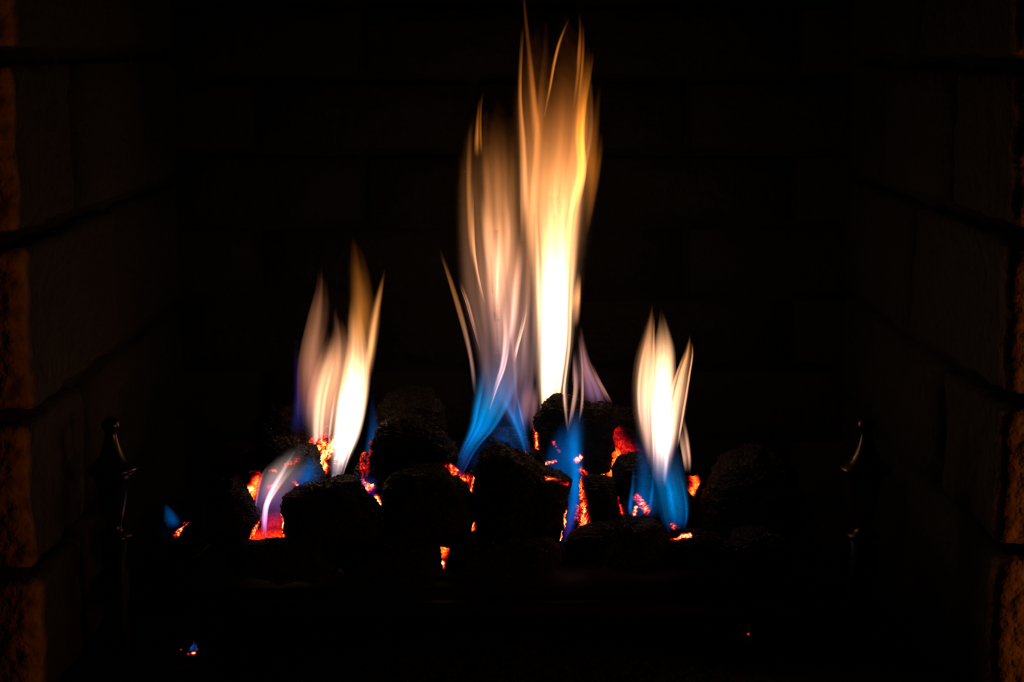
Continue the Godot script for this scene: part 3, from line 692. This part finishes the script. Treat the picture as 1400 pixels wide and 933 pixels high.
	tag(tongue(r, "blue_base", [[924, 728, 16, 0.12, 0.0, 0.10, 0.5], [924, 705, 21, 0.30, 0.0, 0.17, 0.6], [920, 675, 22, 0.38, 0.0, 0.21, 0.62], [912, 645, 24, 0.32, 0.02, 0.22, 0.62], [906, 615, 26, 0.18, 0.1, 0.22, 0.55], [903, 585, 26, 0.05, 0.3, 0.3, 0.5]], 0.078, {"n": 80, "seed": 61, "wide": [0.15, 0.5], "z_top": 0.07, "start": 0.1}), "bright blue base")
	tag(tongue(r, "blue_base", [[878, 712, 26, 0.10, 0.0, 0.11, 0.5], [880, 690, 30, 0.22, 0.0, 0.14, 0.55], [883, 660, 27, 0.16, 0.0, 0.13, 0.5], [882, 625, 24, 0.10, 0.01, 0.11, 0.42], [872, 585, 16, 0.06, 0.02, 0.08, 0.3], [864, 545, 9, 0.02, 0.04, 0.06, 0.2]], 0.078, {"n": 60, "seed": 62, "wide": [0.25, 0.7], "start": 0.1}), "dim blue base")
	tag(tongue(r, "core", [[903, 665, 12, 0.10, 0.8, 0.7, 1.0], [904, 630, 17, 0.8, 1, 0.76, 0.72], [904, 595, 20, 1.7, 1, 0.70, 0.52], [904, 555, 21, 2.2, 1, 0.66, 0.40], [905, 515, 20, 2.5, 1, 0.62, 0.32], [906, 480, 17, 1.8, 1, 0.58, 0.26], [906, 450, 9, 1.0, 1, 0.53, 0.20], [904, 422, 2, 0.2, 1, 0.48, 0.14]], 0.072, {"n": 110, "seed": 63}), "white-hot core")
	tongue(r, "tongue", [[889, 640, 8, 0.10, 0.9, 0.6, 0.8], [885, 605, 12, 0.7, 1, 0.62, 0.45], [881, 565, 16, 0.75, 1, 0.58, 0.34], [881, 525, 18, 0.8, 1, 0.55, 0.27], [884, 490, 17, 0.8, 1, 0.51, 0.21], [888, 455, 10, 0.55, 1, 0.48, 0.17], [891, 428, 4, 0.3, 1, 0.45, 0.12], [893, 408, 1.5, 0.05, 1, 0.42, 0.1]], 0.07, {"n": 70, "seed": 64})
	tongue(r, "tongue", [[914, 640, 9, 0.10, 0.9, 0.6, 0.8], [919, 600, 13, 0.8, 1, 0.62, 0.42], [924, 555, 15, 0.8, 1, 0.56, 0.28], [932, 515, 12, 0.75, 1, 0.52, 0.22], [940, 485, 8, 0.65, 1, 0.47, 0.14], [943, 465, 4, 0.25, 1, 0.44, 0.1], [944, 454, 2, 0.03, 1, 0.42, 0.1]], 0.07, {"n": 70, "seed": 65})
	tag(tongue(r, "streak", [[941, 658, 5, 0.10, 1, 0.55, 0.35], [940, 630, 7, 0.24, 1, 0.55, 0.32], [936, 600, 8, 0.26, 1, 0.55, 0.3], [931, 570, 8, 0.15, 1, 0.54, 0.28], [928, 540, 7, 0.03, 1, 0.52, 0.25]], 0.06, {"n": 24, "seed": 66, "wide": [0.3, 0.8]}), "tan streak at the right edge")
	flame_light(r, 904, 550, 0.072, 0.0006, Color(1.0, 0.75, 0.48), 0.02)

	# pilot-like flame at the far left
	var p := base("flame", at(238, 722, 0.088))
	tag(p, "tiny blue flame by itself at the far left end of the coals", "flame", "flames of the coal fire")
	tag(tongue(p, "blue_base", [[240, 725, 15, 0.10, 0.0, 0.06, 0.3], [236, 712, 13, 0.16, 0.0, 0.09, 0.36], [232, 700, 9, 0.14, 0.0, 0.09, 0.34], [228, 690, 6, 0.05, 0.0, 0.07, 0.28], [226, 680, 4, 0.01, 0.0, 0.05, 0.2]], 0.088, {"n": 36, "seed": 71, "wide": [0.25, 0.6], "start": 0.1}), "blue body")
	flame_light(p, 236, 710, 0.088, 0.00003, Color(0.35, 0.6, 1.0), 0.008)

# ---------------------------------------------------------------- fallen embers under the grate
func build_embers() -> void:
	coal_count = 60
	ember("glowing ember under the grate at the left, a tiny blue flame on it", at(262, 890, 0.126), [[250, 893], [255, 888], [264, 886], [270, 888], [274, 893], [266, 897], [255, 897]], [[258, 892, 261, 892, 2.4, 0.52], [264, 891, 267, 891, 2.4, 1.0], [269, 888, 270, 888, 1.8, 0.52]])
	ember("lone pale spark lying just left of the ember on the hearth floor", at(249, 886, 0.126), [[247, 886], [249, 884], [251, 886], [249, 888]], [[249, 886, 249, 886, 2, 0.7]])
	ember("lone red ember speck on the hearth floor at the right, under the grate", at(1021, 866, 0.069), [[1018, 867], [1020, 864], [1024, 864], [1023, 868], [1020, 869]], [[1022, 865, 1022, 865, 2.5, 0.72]])
	var f := base("flame", at(264, 889, 0.126))
	tag(f, "tiny dark blue flame on the fallen ember under the grate", "flame", "flames of the coal fire")
	tag(tongue(f, "blue_base", [[263, 891, 7, 0.30, 0.0, 0.04, 0.22], [264, 886, 6, 0.5, 0.0, 0.04, 0.24], [266, 881, 3, 0.35, 0.05, 0.04, 0.2], [266, 876, 1.5, 0.25, 0.2, 0.08, 0.2]], 0.134, {"n": 40, "seed": 81, "wide": [0.3, 0.7], "start": 0.1}), "dark blue body")

func ember(label: String, where: Vector3, outline: Array, heat: Array) -> void:
	coal_count += 1
	var d := coal_mesh(outline, where.z, 0.004, heat, {"n": 40, "rings": 20, "rough": 0.25, "square": 0.8, "mottle": 0.5})
	tag(put("glowing_ember", commit_coal(d), null, self, Vector3(d[4].x, d[4].y, d[4].z)), label, "ember", "embers fallen on the hearth")
